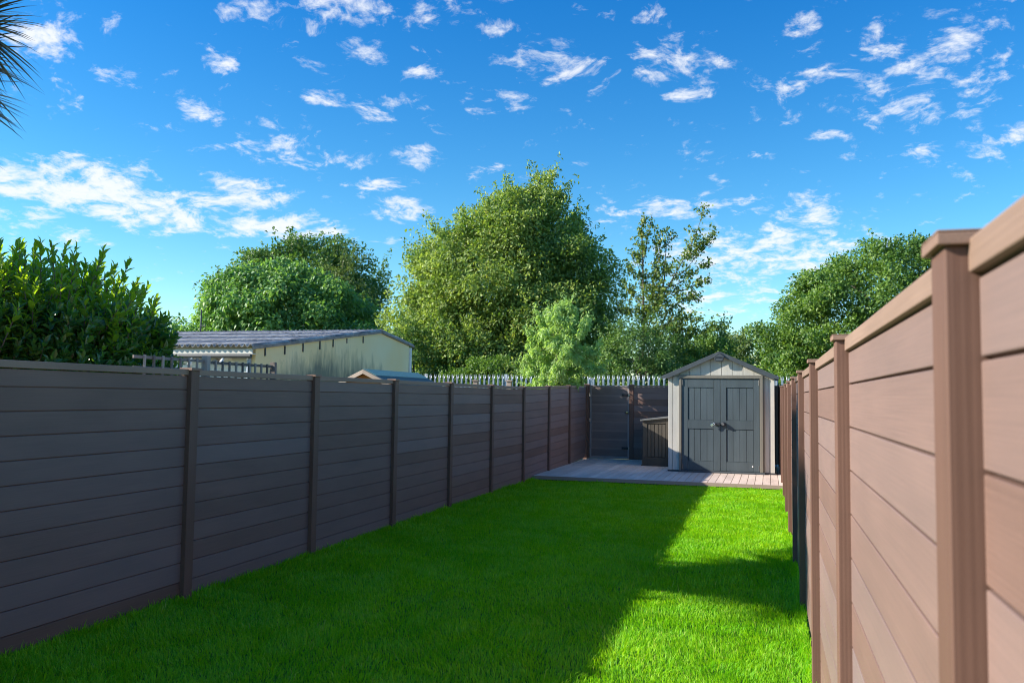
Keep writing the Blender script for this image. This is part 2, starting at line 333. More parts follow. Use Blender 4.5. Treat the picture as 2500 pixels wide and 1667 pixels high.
# ------------------------------------------------------------------ composite fences
SP = 1.93
def riseL(y): return max(0., (y-15.4))*.021
def side_fence(name, label, X, sgn, y0, i0, i1, zoff, dx=0.):
    """panels face sgn along x; one post per bay, its cap a sub-part"""
    f = thing(name, label, 'fence', (X, y0+i0*SP, 0))
    for i in range(i0, i1+1):
        ya = y0+i*SP; Xi = X+dx*i; za = zoff+riseL(ya); hy = .1
        p = MB(); xs = sorted((Xi+sgn*.04, Xi-sgn*.055))
        p.box(xs[0], xs[1], ya, ya+hy, -.05, 1.803+za)
        po = p.build('post', M_POST, f, .003)
        c = MB(); c.box(xs[0]-.011, xs[1]+.011, ya-.011, ya+hy+.011, 1.8035+za, 1.820+za)
        c.prism([(xs[0]-.011, ya-.011), (xs[1]+.011, ya-.011), (xs[1]+.011, ya+hy+.011), (xs[0]-.011, ya+hy+.011)], 'z', 1.8202+za, 1.824+za)
        c.build('cap', M_CAP, po, .004)
        if i == i1: break
        yb = ya+SP; zb = zoff+riseL(yb); dz = zb-za; a, b = ya+hy-.004, yb+.004
        xa, xb = sorted((Xi, Xi-sgn*.022))
        p = MB(); last = None
        for k in range(12):
            z0 = .15*k+.0 if k else .01; z1 = .15*(k+1) if k < 11 else 1.762
            t = min(1, max(0, random.gauss(.45, .33 if ya > 10 else .2)))
            p.box(xa, xb, a, b, z0+.003+za, z1-.003+za, t, 0, dz)
        inn = sorted((Xi-sgn*.013, Xi-sgn*.02))
        p.box(inn[0], inn[1], a, b, .02+za, 1.75+za, .0, 0, dz)
        pn = p.build('panel', M_PANY, f, .0025)
        q = MB(); r_ = sorted((Xi+sgn*.013, Xi-sgn*.035)); q.box(r_[0], r_[1], a, b, 1.766+za, 1.812+za, None, 0, dz)
        q.build('top_rail', M_RAIL, pn, .003)
    return f
side_fence('panel_fence', 'long shaded brown composite fence running down the left of the lawn', 0., 1, 5.743, -2, 8, 0.)
side_fence('panel_fence', 'sunlit brown composite fence close to the camera along the right of the lawn', 4.68, -1, 1.269, -1, 10, .04, -.0023)
# back fence between gate post and far corner
YB = 21.37
f = thing('panel_fence', 'short brown composite fence across the back, beside the gate and behind the grey shed', 'fence', (1.07, YB, .1))
for x in (-.06, 1.075, 3.0, 4.56):
    po = MB().box(x, x+(.1 if x > 0 else .124), YB-(.04 if x > 0 else .083), YB+.055, .05, 1.945).build('post', M_POST, f, .003)
    MB().box(x-.012, x+(.112 if x > 0 else .13), YB-.052, YB+.067, 1.9455, 1.967).build('cap', M_CAP, po, .004)
for a, b in ((1.172, 3.003), (3.098, 4.562)):
    p = MB()
    for k in range(12):
        z1 = 1.9-.152*k; z0 = max(z1-.152, .06)
        if k == 0: z1 = 1.905
        p.box(a, b, YB, YB+.022, z0+.003, z1-.003, random.random())
    p.box(a, b, YB+.012, YB+.017, .06, 1.9, 0.)
    pn = p.build('panel', M_PANX, f, .002)
    MB().box(a, b, YB-.012, YB+.036, 1.906, 1.945).build('top_rail', M_RAILX, pn, .003)

# gate
G = thing('garden_gate', 'dark brown boarded garden gate at the back left corner of the deck', 'gate', (.07, YB, .12))
p = MB(); z = .17
for k in range(8):
    z1 = min(z+.219, 1.9); p.box(.115, 1.03, YB, YB+.02, z+.002, z1-.055, .12+.3*random.random()); p.box(.115, 1.03, YB, YB+.02, z1-.0545, z1-.002, .75+.2*random.random()); z = z1
p.box(.115, 1.03, YB+.006, YB+.016, .16, 1.9, 0.)
p.build('board_panel', M_GATE, G, .0015)
fr = MB(); fr.box(.068, .115, YB-.012, YB+.03, .104, 1.94); fr.box(1.03, 1.068, YB-.012, YB+.03, .104, 1.94)
fr.box(.1152, 1.0298, YB-.011, YB+.029, .106, .168); fr.box(.1152, 1.0298, YB-.011, YB+.029, 1.902, 1.938)
fr.build('frame', M_GFRAME, G, .003)
for z in (1.70, 1.06, .40):
    h = MB().tube([(.058, YB-.02, z-.045), (.058, YB-.02, z+.045)], [.008, .008], 8).box(.05, .09, YB-.018, YB-.0125, z-.04, z+.04).build('hinge', M_SILV, G)
for z in (1.70, .375):
    b = MB().tube([(.90, YB-.033, z), (1.045, YB-.033, z)], [.009, .009], 8).box(.885, 1.055, YB-.024, YB-.0125, z-.028, z+.028).tube([(.93, YB-.033, z), (.93, YB-.06, z-.012)], [.006, .008], 8)
    bo = b.build('bolt', M_BLACK, G); MB().box(1.058, 1.078, YB-.045, YB-.03, z-.02, z+.02).build('keeper', M_SILV, bo)
k = MB().tube([(1.018, YB-.012, 1.265), (1.018, YB-.018, 1.265), (1.018, YB-.04, 1.265), (1.018, YB-.06, 1.265), (1.018, YB-.07, 1.265)], [.036, .034, .016, .034, .018], 16).build('knob', M_BRASS, G, 0, True)

# ------------------------------------------------------------------ decking
DZ = .10; DY = 16.18
D = thing('decking', 'pale brown timber-look deck raised at the end of the lawn', 'decking', (2.3, DY, 0))
p = MB(); x = -.041
while x < 4.67:
    a = max(x, -.0); b = min(x+.14, 4.66)
    p.box(a+.0045, b-.0045, DY, 21.34, DZ-.024, DZ, random.random()); x += .14
p.build('deck_boards', M_DECK, D, .002)
for jy in (DY+.02, 18., 21.2): MB().box(0, 4.66, jy, jy+.1, 0, DZ-.0265, 0).build('joist', M_DARK, D)
MB().box(-.0, 4.665, DY-.028, DY-.003, .034, DZ+.001).build('fascia_board', M_DFASC, D, .002)

# ------------------------------------------------------------------ grey resin shed
SX0, SX1, SY0, SY1 = 2.372, 4.528, 18.35, 21.15
SH = thing('garden_shed', 'grey and cream apex resin shed with dark double doors on the deck', 'shed', (3.45, SY0, DZ))
w = MB()
for a, b in ((2.372, 2.452), (2.462, 2.60), (4.30, 4.415), (4.425, 4.526)): w.box(a, b, SY0, SY0+.04, .135, 2.10, random.random())
w.box(2.375, 4.523, SY0+.022, SY0+.035, .135, 2.14, 0.)
for k in range(19): w.box(SX0, SX0+.03, SY0+.042+k*.145, SY0+.042+k*.145+.141, .135, 2.08, random.random()).box(SX1-.03, SX1, SY0+.042+k*.145, SY0+.042+k*.145+.141, .135, 2.08, random.random())
w.box(SX0, SX1, SY1-.04, SY1, .135, 2.08)
w.build('wall', M_SWALL, SH, .003)
AX, AZp = 3.43, 2.585
def roofz(x): return AZp-abs(x-AX)*(AZp-2.075)/1.17
gb = MB(); xs = [2.46]+[2.60+.218*k for k in range(9)]
for a, b in zip(xs[:-1], xs[1:]):
    a += .005; b -= .005; poly = [(a, 2.125), (b, 2.125), (b, roofz(b)-.035)]
    if a < AX < b: poly.append((AX, AZp-.035))
    poly.append((a, roofz(a)-.035)); gb.prism(poly, 'y', SY0-.005, SY0+.03, random.random())
gb.prism([(2.46, 2.12), (4.4, 2.12), (AX, AZp-.05)], 'y', SY0+.018, SY0+.028, 0.)
gb.build('gable', M_SWALL, SH, .003); MB().prism([(2.4, 2.08), (4.5, 2.08), (4.5, 2.12), (AX, AZp-.05), (2.4, 2.12)], 'y', SY1-.03, SY1, 0.).build('gable', M_SWALL, SH)
rf = MB()
for s in (-1, 1):
    xe = AX+s*1.185; ze = roofz(xe)
    rf.prism([(AX, AZp), (xe, ze), (xe, ze+.028), (AX, AZp+.03)], 'y', SY0-.085, SY1+.08)
rf.build('roof', M_SROOF, SH, .003)
for s in (-1, 1):
    xe = AX+s*1.19; ze = roofz(xe)
    bg_ = MB(); bg_.prism([(AX+s*.01, AZp-.052), (AX+s*.01, AZp+.034), (xe, ze+.033), (xe, ze-.022), (xe-s*.16, ze-.022+.02)], 'y', SY0-.105, SY0-.088).build('bargeboard', M_SROOF, SH, .003)
# badge at the apex
ba = MB(); P5 = [(AX-.11, 2.515), (AX-.078, 2.41), (AX+.078, 2.41), (AX+.11, 2.515), (AX, 2.60)]
ba.prism([(a, b) for a, b in P5], 'y', SY0-.14, SY0-.106)
bo = ba.build('badge', M_SROOF, SH, .006)
ri = MB(); cxy = (AX, 2.488); sc = lambda k: [(AX+(a-AX)*k, 2.488+(b-2.488)*k) for a, b in P5]
o_, i_ = sc(.9), sc(.78)
for k in range(5):
    q = (k+1) % 5; ri.prism([o_[k], o_[q], i_[q], i_[k]], 'y', SY0-.1425, SY0-.141)
ri.build('badge_rim', M_DARK, bo)
cu = bpy.data.curves.new('badge_lettering', 'FONT'); cu.body = 'KETER'; cu.size = .05; cu.extrude = .001; cu.align_x = 'CENTER'; cu.align_y = 'CENTER'; cu.offset = .0012
to = bpy.data.objects.new('tmp', cu); COL.objects.link(to); bpy.context.view_layer.update()
me = bpy.data.meshes.new_from_object(to.evaluated_get(bpy.context.evaluated_depsgraph_get())); bpy.data.objects.remove(to)
me.transform(Matrix.Translation(Vector((AX, SY0-.1425, 2.488))-wloc(bo))@Matrix.Rotation(R(90), 4, 'X')); me.materials.clear(); me.materials.append(M_DARK)
lt = bpy.data.objects.new('lettering', me); link(lt, bo)
# frame round the doors
fr = MB(); y0, y1 = SY0-.055, SY0-.0005
fr.box(2.60, 2.652, y0, y1, .14, 2.058); fr.box(4.238, 4.30, y0, y1, .14, 2.058); fr.box(2.60, 4.30, y0-.003, y1, 2.0585, 2.118)
fr.build('door_frame', M_SFRAME, SH, .005)
MB().box(4.3, 4.33, SY0-.03, SY0-.0005, .14, 2.1).build('corner_trim', M_SFRAME, SH, .004)
th = MB().box(2.59, 4.335, SY0-.085, SY0-.0005, DZ+.001, .139)
to_ = th.build('threshold', M_SROOF, SH, .005)
for x in (2.78, 3.14, 3.66, 4.14): MB().tube([(x, SY0-.088, .12), (x, SY0-.084, .12)], [.008, .008], 8).build('screw', M_BLACK, to_)
MB().box(4.337, SX1+.012, SY0-.014, SY0+.03, DZ+.001, .1345).box(SX1-.03, SX1+.012, SY0+.0301, SY1+.01, DZ+.001, .1345).build('plinth', M_DARK, SH, .004)
bs = MB().box(SX0-.012, 2.588, SY0-.014, SY0+.03, DZ+.001, .1345).box(SX0-.012, SX0+.03, SY0+.0301, SY1+.01, DZ+.001, .1345)
bs.build('plinth', M_DARK, SH, .004)
def shed_door(x0, x1, st0, st1, hing):
    """st0/st1: stile widths left and right"""
    d = MB(); yf = SY0-.034; yb = SY0-.002
    za, zb, zc, zd = .335, 1.007, 1.190, 1.868
    d.box(x0, x0+st0, yf, yb, .145, 2.05, .5); d.box(x1-st1, x1, yf, yb, .145, 2.05, .5)
    a, b = x0+st0+.004, x1-st1-.004
    d.box(a, b, yf, yb, .145, za, .45).box(a, b, yf, yb, zb, zc, .3).box(a, b, yf, yb, zd, 2.05, .4)
    wd_ = (b-a)/4
    for z0, z1 in ((za, zb), (zc, zd)):
        for k in range(4): d.box(a+k*wd_+(.012 if k == 0 else .004), a+(k+1)*wd_-(.004 if k < 3 else .002), yf+.012, yb, z0+.003, z1-.003, .6+.25*random.random())
        d.box(a, b, yf+.026, yb-.001, z0, z1, 0.)
    do = d.build('door', M_SLATE, SH, .004)
    for z in (.22, 1.97):
        x = x0+.012 if hing < 0 else x1-.012
        MB().tube([(x, SY0-.045, z-.055), (x, SY0-.045, z+.055)], [.009, .009], 8).build('hinge', M_LID, do)
    return do
dl = shed_door(2.658, 3.441, .125, .130, -1); dr = shed_door(3.451, 4.232, .115, .118, 1)
lz = 1.108
MB().box(3.335, 3.43, SY0-.062, SY0-.035, lz-.03, lz+.032).tube([(3.345, SY0-.062, lz+.01), (3.345, SY0-.10, lz+.01)], [.016, .014], 10).box(3.36, 3.44, SY0-.085, SY0-.0625, lz-.018, lz+.014).build('latch', M_DARK, dl, .004)
MB().tube([(3.51, SY0-.034, lz), (3.51, SY0-.05, lz), (3.51, SY0-.095, lz), (3.51, SY0-.1, lz)], [.05, .046, .036, .03], 18).box(3.45, 3.5, SY0-.06, SY0-.035, lz-.014, lz+.014).build('latch', M_DARK, dr, .003)
MB().box(3.492, 3.528, SY0-.108, SY0-.101, lz-.018, lz+.018).build('keyhole_cover', M_LID, dr, .002)
MB().tube([(4.09, SY0-.036, .255), (4.09, SY0-.04, .255)], [.014, .012], 12).build('plug', M_WHITE, dr)
# padlock hanging from the latch
pk = thing('padlock', 'small silver padlock hanging from the shed door latch', 'padlock', (3.33, SY0-.09, lz+.01))
A = Vector((.86, 0, .5)); B_ = Vector((-.5, 0, .86)); c0 = Vector((3.285, SY0-.1, lz-.012))
q = [c0+A*u+B_*v for u, v in ((-.035, -.024), (.025, -.024), (.025, .024), (-.035, .024))]
pb = MB(); pb.add([(v.x, v.y-.01, v.z) for v in q]+[(v.x, v.y+.01, v.z) for v in q], [(0, 1, 2, 3), (7, 6, 5, 4), (0, 4, 5, 1), (1, 5, 6, 2), (2, 6, 7, 3), (3, 7, 4, 0)])
pb.build('lock_body', M_SILV, pk, .003)
arc = [c0+A*.025+B_*.016]+[c0+A*(.05+.016*math.sin(t))+B_*(.016*math.cos(t)) for t in [k*math.pi/6 for k in range(7)]]+[c0+A*.025-B_*.016]
MB().tube(arc, [.0042]*len(arc), 8).build('shackle', M_SILV, pk, 0, True)

# ------------------------------------------------------------------ storage box
bx0, bx1, by0, by1 = 1.665, 2.36, 19.52, 20.95
B = thing('storage_box', 'dark weathered resin storage box with sloping grey lid beside the shed', 'storage box', (2.0, by0, DZ))
def lz_(x): return 1.105+(x-1.62)*.125
b = MB()
b.prism([(bx0, .3), (1.764, .3), (1.764, lz_(1.764)), (bx0, lz_(bx0))], 'y', by0, by0+.03, .5)
b.prism([(2.185, .3), (2.345, .3), (2.345, lz_(2.345)), (2.185, lz_(2.185))], 'y', by0, by0+.03, .4)
b.prism([(1.768, 1.045), (2.181, 1.06), (2.181, lz_(2.181)), (1.768, lz_(1.768))], 'y', by0, by0+.03, .45)
for k in range(5): b.box(1.768+k*.0832+.007, 1.768+(k+1)*.0832-.007, by0+.012, by0+.03, .305, 1.04, .3+.7*random.random())
b.box(1.70, 2.33, by0+.03, by0+.04, .3, 1.1, 0.)
for k in range(16): b.box(bx0-.003, bx0+.03, by0+.032+k*.087, by0+.032+k*.087+.082, .3, 1.1, random.random())
b.box(bx1-.03, bx1, by0+.031, by1, .3, 1.18, .4); b.box(bx0, bx1, by1-.03, by1, .3, 1.1, .4)
b.build('body', M_BOX, B, .003)
MB().prism([(bx0-.03, DZ+.001), (bx1, DZ+.001), (bx1, .297), (bx0-.004, .297), (bx0-.01, .13), (bx0-.035, .125)], 'y', by0-.012, by1+.01).build('base', M_BOX, B, .004)
MB().prism([(1.618, lz_(1.618)), (2.365, lz_(2.365)), (2.365, lz_(2.365)+.042), (1.618, lz_(1.618)+.038)], 'y', by0-.045, by1+.04).build('lid', M_LID, B, .006)

# ------------------------------------------------------------------ palisade security fence
PF = thing('palisade_fence', 'tall galvanised steel palisade fence with split pointed pales behind the garden', 'fence', (0, 26, 0))
def pale_mesh():
    p = MB(); W_ = [(-.034, .0), (-.030, .006), (-.016, .006), (-.008, -.012), (.008, -.012), (.016, .006), (.030, .006), (.034, 0.)]
    th = .004; n = len(W_); zt = 2.20
    for i in range(n-1):
        (xa, ya), (xb, yb) = W_[i], W_[i+1]
        p.add([(xa, ya, 0), (xb, yb, 0), (xb, yb, zt), (xa, ya, zt), (xa, ya+th, 0), (xb, yb+th, 0), (xb, yb+th, zt), (xa, ya+th, zt)],
              [(0, 1, 2, 3), (5, 4, 7, 6), (0, 4, 5, 1), (3, 2, 6, 7), (0, 3, 7, 4), (1, 5, 6, 2)], .5)
    # triple point: middle spear and two splayed outer points
    p.add([(-.010, -.012, zt), (.010, -.012, zt), (.006, -.02, zt+.07), (0, -.028, zt+.15), (-.006, -.02, zt+.07), (-.010, -.008, zt), (.010, -.008, zt), (0, -.022, zt+.14)],
          [(0, 1, 2, 4), (4, 2, 3), (6, 5, 7), (0, 4, 3, 7, 5), (1, 6, 7, 3, 2)], .7)
    for s in (-1, 1):
        p.add([(s*.034, 0, zt), (s*.012, .006, zt), (s*.024, .012, zt+.06), (s*.036, .02, zt+.125), (s*.040, .012, zt+.055), (s*.034, .005, zt), (s*.012, .011, zt)],
              [(0, 1, 2, 4), (4, 2, 3), (5, 6, 2), (5, 3, 4, 0)], .3)
    return p
pl = pale_mesh(); first = None
npal = 82
for k in range(npal):
    x = -7.1+k*.1545
    if k == 0:
        first = pl.build('pale', M_GALV, None); first.parent = PF; first.location = (x, 0, 0); first.data.transform(Matrix.Identity(4)); o = first
    else:
        o = first.copy(); COL.objects.link(o); o.parent = PF; o.location = (x, random.uniform(-.004, .004), random.uniform(-.006, .006))
for z in (.35, 1.93): MB().box(-7.2, 5.6, 26.02, 26.065, z, z+.006).box(-7.2, 5.6, 26.015, 26.0195, z-.045, z+.006).build('rail', M_GALV, PF)
for k in range(5): MB().box(-6.42+k*2.75, -6.32+k*2.75, 26.07, 26.15, 0, 2.33).build('post', M_GALV, PF)

# ------------------------------------------------------------------ neighbours' side: fence posts, trellis, little shed, outbuilding
for x, y, l in ((-2.53, 20.0, 'pale capped timber fence post seen over the left fence, nearer the green-roofed shed'), (-1.66, 20.0, 'pale capped timber fence post seen over the left fence, nearer the leafy sapling')):
    t = thing('fence_post', l, 'post', (x, y, 0), 'capped posts beyond the left fence')
    MB().box(x-.055, x+.055, y-.055, y+.055, 0, 1.99).build('shaft', M_BARGE, t, .004)
    MB().prism([(x-.08, 1.9905), (x+.08, 1.9905), (x+.08, 2.01), (x, 2.03), (x-.08, 2.01)], 'y', y-.08, y+.08).build('cap', M_BARGE, t, .003)
TR = thing('trellis', 'weathered square timber trellis showing just above the left fence', 'trellis', (-.35, 5.2, 0))
xt = -.35
for y in (6.42, 7.5):
    MB().box(xt-.03, xt+.03, y, y+.05 if y < 7 else y+.035, 0, 1.953 if y < 7 else 1.94, .2 if y > 7 else .95).build('post', M_TREL, TR, .003)
for ya, yb, dz in ((5.55, 6.42, 0), (6.47, 7.5, -.008)):
    p = MB(); n = int(round((yb-ya)/.105))
    for k in range(1, n): y = ya+(yb-ya)*k/n; p.box(xt+.0, xt+.016, y-.0085, y+.0085, 1.5, 1.925+dz, random.random())
    for z in (1.905, 1.822, 1.74, 1.66): p.box(xt-.0162, xt-.0002, ya, yb, z-.012+dz, z+.012+dz, random.random())
    p.build('lattice', M_TREL, TR, .001)
# little pine shed with green felt roof
LS = thing('garden_shed', 'small pine shed with a green felt roof just showing over the left fence', 'shed', (-1.6, 12.1, 0))
RX, RZ = -1.6, 1.995; e = (RZ-1.66)
MB().prism([(-2.2, 0), (-1.0, 0), (-1.0, 1.7), (RX, RZ-.03), (-2.2, 1.7)], 'y', 12.12, 14.4).build('wall', M_WOOD, LS)
r_ = MB()
for s in (-1, 1): r_.prism([(RX, RZ), (RX+s*.78, RZ-.37), (RX+s*.78, RZ-.345), (RX, RZ+.025)], 'y', 12.02, 14.15)
for s in (-1, 1): r_.add([(RX, 14.15, RZ+.025), (RX+s*.78, 14.15, RZ-.345), (RX, 14.75, RZ-.33)], [(0, 1, 2) if s > 0 else (0, 2, 1)], .5)
r_.build('roof', M_FELT, LS)
c_ = MB()
for s in (-1, 1): c_.prism([(RX, RZ+.026), (RX+s*.2, RZ+.026-.095), (RX+s*.2, RZ+.031-.095), (RX, RZ+.031)], 'y', 12.03, 14.16)
c_.build('ridge_felt', M_FELT2, LS)
for s in (-1, 1): MB().prism([(RX, RZ+.02), (RX+s*.8, RZ-.36), (RX+s*.8, RZ-.42), (RX, RZ-.045)], 'y', 11.985, 12.015).build('bargeboard', M_BARGE, LS, .002)
# outbuilding
OB = thing('outbuilding', 'cream rendered outbuilding with mossy corrugated roof beyond the left fence', 'building', (-6, 15.8, 0))
gx = -6.; YL, ZL, YR_, ZR_, YRi, ZRi = 15.75, 2.60, 23.8, 3.12, 21.8, 3.36
MB().prism([(YL, 0), (YR_, 0), (YR_, ZR_), (YRi, ZRi), (YL, ZL)], 'x', gx-.2, gx).build('gable_wall', M_GABLE, OB)
MB().box(-16, gx-.2, YL+.12, YL+.3, 0, 2.45).build('side_wall', M_WHITEW, OB); MB().box(-16, gx-.2, YR_-.2, YR_, 0, 3.1).build('side_wall', M_WHITEW, OB)
MB().box(-16, gx-.0005, YL-.12, YL-.09, 2.435, 2.555).build('fascia', M_CREAM, OB)
MB().box(-16, gx-.001, YL-.088, YL+.119, 2.44, 2.46).build('soffit', M_CREAM, OB)
MB().tube([(-16, YL-.16, 2.405), (gx+.0, YL-.16, 2.405)], [.045, .045], 12).build('gutter', M_GUT, OB)
def corr(xa, xb, rows, name):
    pitch = .135; seg = 8; nx = int((xb-xa)/pitch*seg); V = []; F = []; T = []
    for r in range(len(rows)-1):
        (y0, z0), (y1, z1) = rows[r], rows[r+1]; b = len(V); lift = .012
        for yy, zz, l in ((y0-.08 if r else y0, z0-.08*(z1-z0)/(y1-y0) if r else z0, lift), (y1, z1, 0)):
            for i in range(nx+1):
                x = xa+i*pitch/seg; V.append((x, yy, zz+l+.032*math.sin(i/seg*2*math.pi)+.032))
        for i in range(nx): F.append((b+i, b+i+1, b+nx+2+i, b+nx+1+i)); T.append(random.random())
    o = MB(); o.v = V; o.f = F; o.t = T; ob = o.build(name, M_CORR, OB, 0, True); md = ob.modifiers.new('thick', 'SOLIDIFY'); md.thickness = .008; return ob
def rl(a, b, n): return [(a[0]+(b[0]-a[0])*k/n, a[1]+(b[1]-a[1])*k/n) for k in range(n+1)]
corr(-16.03, -5.95, rl((YL-.2, 2.585), (YRi, ZRi+.03), 4), 'roof')
corr(-16.03, -5.95, rl((YRi+.02, ZRi+.035), (YR_+.3, ZR_-.005), 2), 'roof')
v = MB(); v.prism([(YL-.15, 2.545), (YRi, ZRi-.015), (YRi, ZRi+.045), (YL-.15, 2.605)], 'x', gx+.003, gx+.06); v.prism([(YRi, ZRi-.015), (YR_+.28, ZR_-.05), (YR_+.28, ZR_+.01), (YRi, ZRi+.045)], 'x', gx+.003, gx+.062)
v.build('verge', M_VERGE, OB, .004)
for y, z, h in ((16.09, 2.62, .19), (16.87, 2.70, .2), (17.65, 2.81, .21), (18.43, 2.91, .21), (19.08, 2.99, .19), (19.8, 3.07, .13), (20.72, 3.19, .19)):
    MB().box(gx+.002, gx+.02, y-.02, y+.02, z-h, z-.005).build('strap', M_GUT if h > .15 else M_VERGE, OB)
MB().box(gx-.02, gx+.05, YR_+.003, YR_+.1, 2.0, 3.05).build('downpipe', M_WHITE, OB)
MB().box(gx-.3, gx+.02, YR_+.12, YR_+.34, 3.0, 3.05).build('gutter', M_GUT, OB)
MB().tube([(-6.14, YL-.02, 0), (-6.14, YL-.02, 2.36)], [.05, .05], 12).build('downpipe', M_PVC, OB)
for x in (-7.46, -6.68):
    l = MB().box(x-.03, x+.03, YL-.14, YL+.118, 2.33, 2.38).tube([(x, YL-.15, 2.36), (x-.02, YL-.19, 2.27), (x-.03, YL-.2, 2.22)], [.025, .045, .05], 10).build('security_light', M_WHITE, OB)
MB().tube([(-6.93, YL-.0, 2.30), (-6.93, YL-.1, 2.28)], [.06, .07], 12).build('wall_lamp', M_VERGE, OB)
wn = MB().box(-8.6, -7.7, YL+.085, YL+.119, 1.2, 2.2).build('window_frame', M_WHITE, OB); MB().box(-8.55, -7.75, YL+.075, YL+.0845, 1.25, 2.15).build('pane', M_GLASS, wn)
ms = thing('aerial_mast', 'thin dark aerial mast standing on the corrugated roof', 'aerial', (-11.85, 21.7, 3.3))
MB().tube([(-11.85, 21.7, 3.2), (-11.84, 21.7, 4.1)], [.028, .02], 8).tube([(-11.85, 21.66, 3.62), (-11.6, 21.6, 3.6)], [.012, .012], 6).build('pole', M_GUT, ms)

# ------------------------------------------------------------------ vegetation
def interp_prof(prof, z):
    pr_ = sorted(prof); zs = [p[0] for p in pr_]
    return np.interp(z, zs, [p[1] for p in pr_]), np.interp(z, zs, [p[2] for p in pr_])
def branch_tubes(mb, base, tips, r0, bend=.3):
    for t in tips:
        t = Vector(t); b = Vector(base); m_ = b.lerp(t, .5)+Vector((0, 0, (t-b).length*bend*.3)); d = (t-b).length
        mb.tube([b, b.lerp(m_, .5)+Vector((0, 0, .05*d)), m_, m_.lerp(t, .55), t], [r0, r0*.8, r0*.55, r0*.35, r0*.12], 6, cap=False)
def tree(name, label, cat, Yt, prof, mt, nclump, nleaf, L, Wr=.5, rc=.55, depth=.85, bark=M_BARK, trunk_r=.2, sprig=0, droop=.2, zfill=None, group=None, seed=0, cluster=1., tv=.35, shell=(.5, 1.)):
    """crown = many leaf clumps spread through an uneven envelope; trunk with limbs"""
    r = np.random.default_rng(100+seed); pr_ = sorted(prof); zlo, zhi = pr_[0][0], pr_[-1][0]
    cxb = (pr_[0][1]+pr_[0][2])/2
    T = thing(name, label, cat, (cxb, Yt, 0), group)
    zz = []
    while len(zz) < nclump:
        z = r.uniform(zlo, zhi); a, b = interp_prof(prof, z); wmax = max(p[2]-p[1] for p in prof)
        if r.random() < ((b-a)/wmax)+.08: zz.append(z)
    z = np.array(zz); a, b = interp_prof(prof, z); cx, hw = (a+b)/2, (b-a)/2
    th = r.uniform(0, 2*np.pi, nclump); th = np.where((np.sin(th) > 0) & (r.random(nclump) < .45), -th, th)
    rad = shell[0]+(shell[1]-shell[0])*r.random(nclump)**.6
    rcs = rc*r.uniform(.6, 1.25, nclump)*np.clip(hw/2.0, .45, 1)
    lump = 1+.10*np.sin(th*3+z*2.1)+.07*np.sin(th*7-z*3.3)+r.normal(0, .05, nclump)
    rr = np.maximum(hw*rad*lump-rcs*.55, 0)
    C_ = np.stack([cx+rr*np.cos(th), Yt+rr*np.sin(th)*depth, z-rcs*.3], 1)
    outw = nrm(np.stack([np.cos(th), np.sin(th), np.full(nclump, .45)+(z-zlo)/(zhi-zlo)*.8], 1))
    wgt = rcs**2; idx = r.choice(nclump, nleaf, p=wgt/wgt.sum())
    u = nrm(r.normal(size=(nleaf, 3))+outw[idx]*.55)
    q = rcs[idx]*(r.random(nleaf)**(1/2.2))
    sc = np.stack([np.ones(nleaf), np.ones(nleaf), np.full(nleaf, .75)], 1)
    P = C_[idx]+u*q[:, None]*sc
    if sprig:
        ns = sprig; k = r.choice(nclump, ns, p=(rad**4)/(rad**4).sum()); per = 26
        sd = nrm(outw[k]+r.normal(0, .3, (ns, 3))+np.array([0, 0, .75])); ln = rc*r.uniform(.8, 1.7, ns)
        tt = r.random((ns, per))
        SPt = C_[k][:, None]+outw[k][:, None]*rcs[k][:, None, None]*.5+sd[:, None]*(ln[:, None]*tt)[..., None]+r.normal(0, L*.45, (ns, per, 3))
        P = np.concatenate([P, SPt.reshape(-1, 3)]); idx = np.concatenate([idx, np.repeat(k, per)])
        u = np.concatenate([u, nrm(r.normal(size=(ns*per, 3)))])
    n = len(P); P[:, 2] = np.maximum(P[:, 2], .15)
    D_ = nrm(u*.6+r.normal(0, .6, (n, 3))+np.array([0, 0, -droop])); N = nrm(outw[idx]*.25+u*.75+np.array([0, 0, .4])+r.normal(0, .4, (n, 3)))
    ct = r.uniform(-1, 1, nclump)*tv*.5
    t = np.clip(.42+ct[idx]+r.normal(0, .2, n), 0, .9); t[r.random(n) > .985] = .97
    l = L*r.uniform(.65, 1.3, n)
    leaves('crown', P, D_, N, l, l*Wr, t, mt, T)
    tb = MB(); top = pr_[-1]; zt = zlo+(zhi-zlo)*.8; a, b = interp_prof(prof, zt); tx = (a+b)/2
    tb.tube([(cxb, Yt, -.1), (cxb*.9+tx*.1, Yt+.03, zt*.3), ((cxb+tx)/2, Yt, zt*.6), (tx, Yt, zt)], [trunk_r, trunk_r*.8, trunk_r*.5, trunk_r*.15], 10)
    for f_ in (.2, .35, .5, .65):
        zb = zlo*.6+(zt-zlo*.6)*f_; ks = r.choice(nclump, 7, replace=False)
        bp = Vector((cxb+(tx-cxb)*zb/zt, Yt, zb))
        branch_tubes(tb, bp, [C_[k] for k in ks if C_[k][2] > zb-.4], trunk_r*.38)
    tb.build('trunk', bark, T, 0, True)
    return T
tree('broad_tree', 'large broad bushy tree with pointed top, tallest in the garden view, centre', 'tree', 34,
     [(10.95, -4.9, -4.3), (10.3, -5.6, -3.8), (9.9, -6.9, -3.5), (9.1, -8.4, -3.0), (8.1, -9.4, -2.2), (7.1, -10.1, -1.8), (6.1, -10.6, -1.5), (5.0, -10.9, -1.3), (4, -10.9, -1.2), (2.9, -10.5, -1.2), (1.6, -10.0, -1.3), (.8, -9.0, -1.8)],
     M_L_BIG, 1250, 190000, .15, .5, .68, .85, trunk_r=.24, sprig=480, seed=1, tv=.5, shell=(.42, 1.))
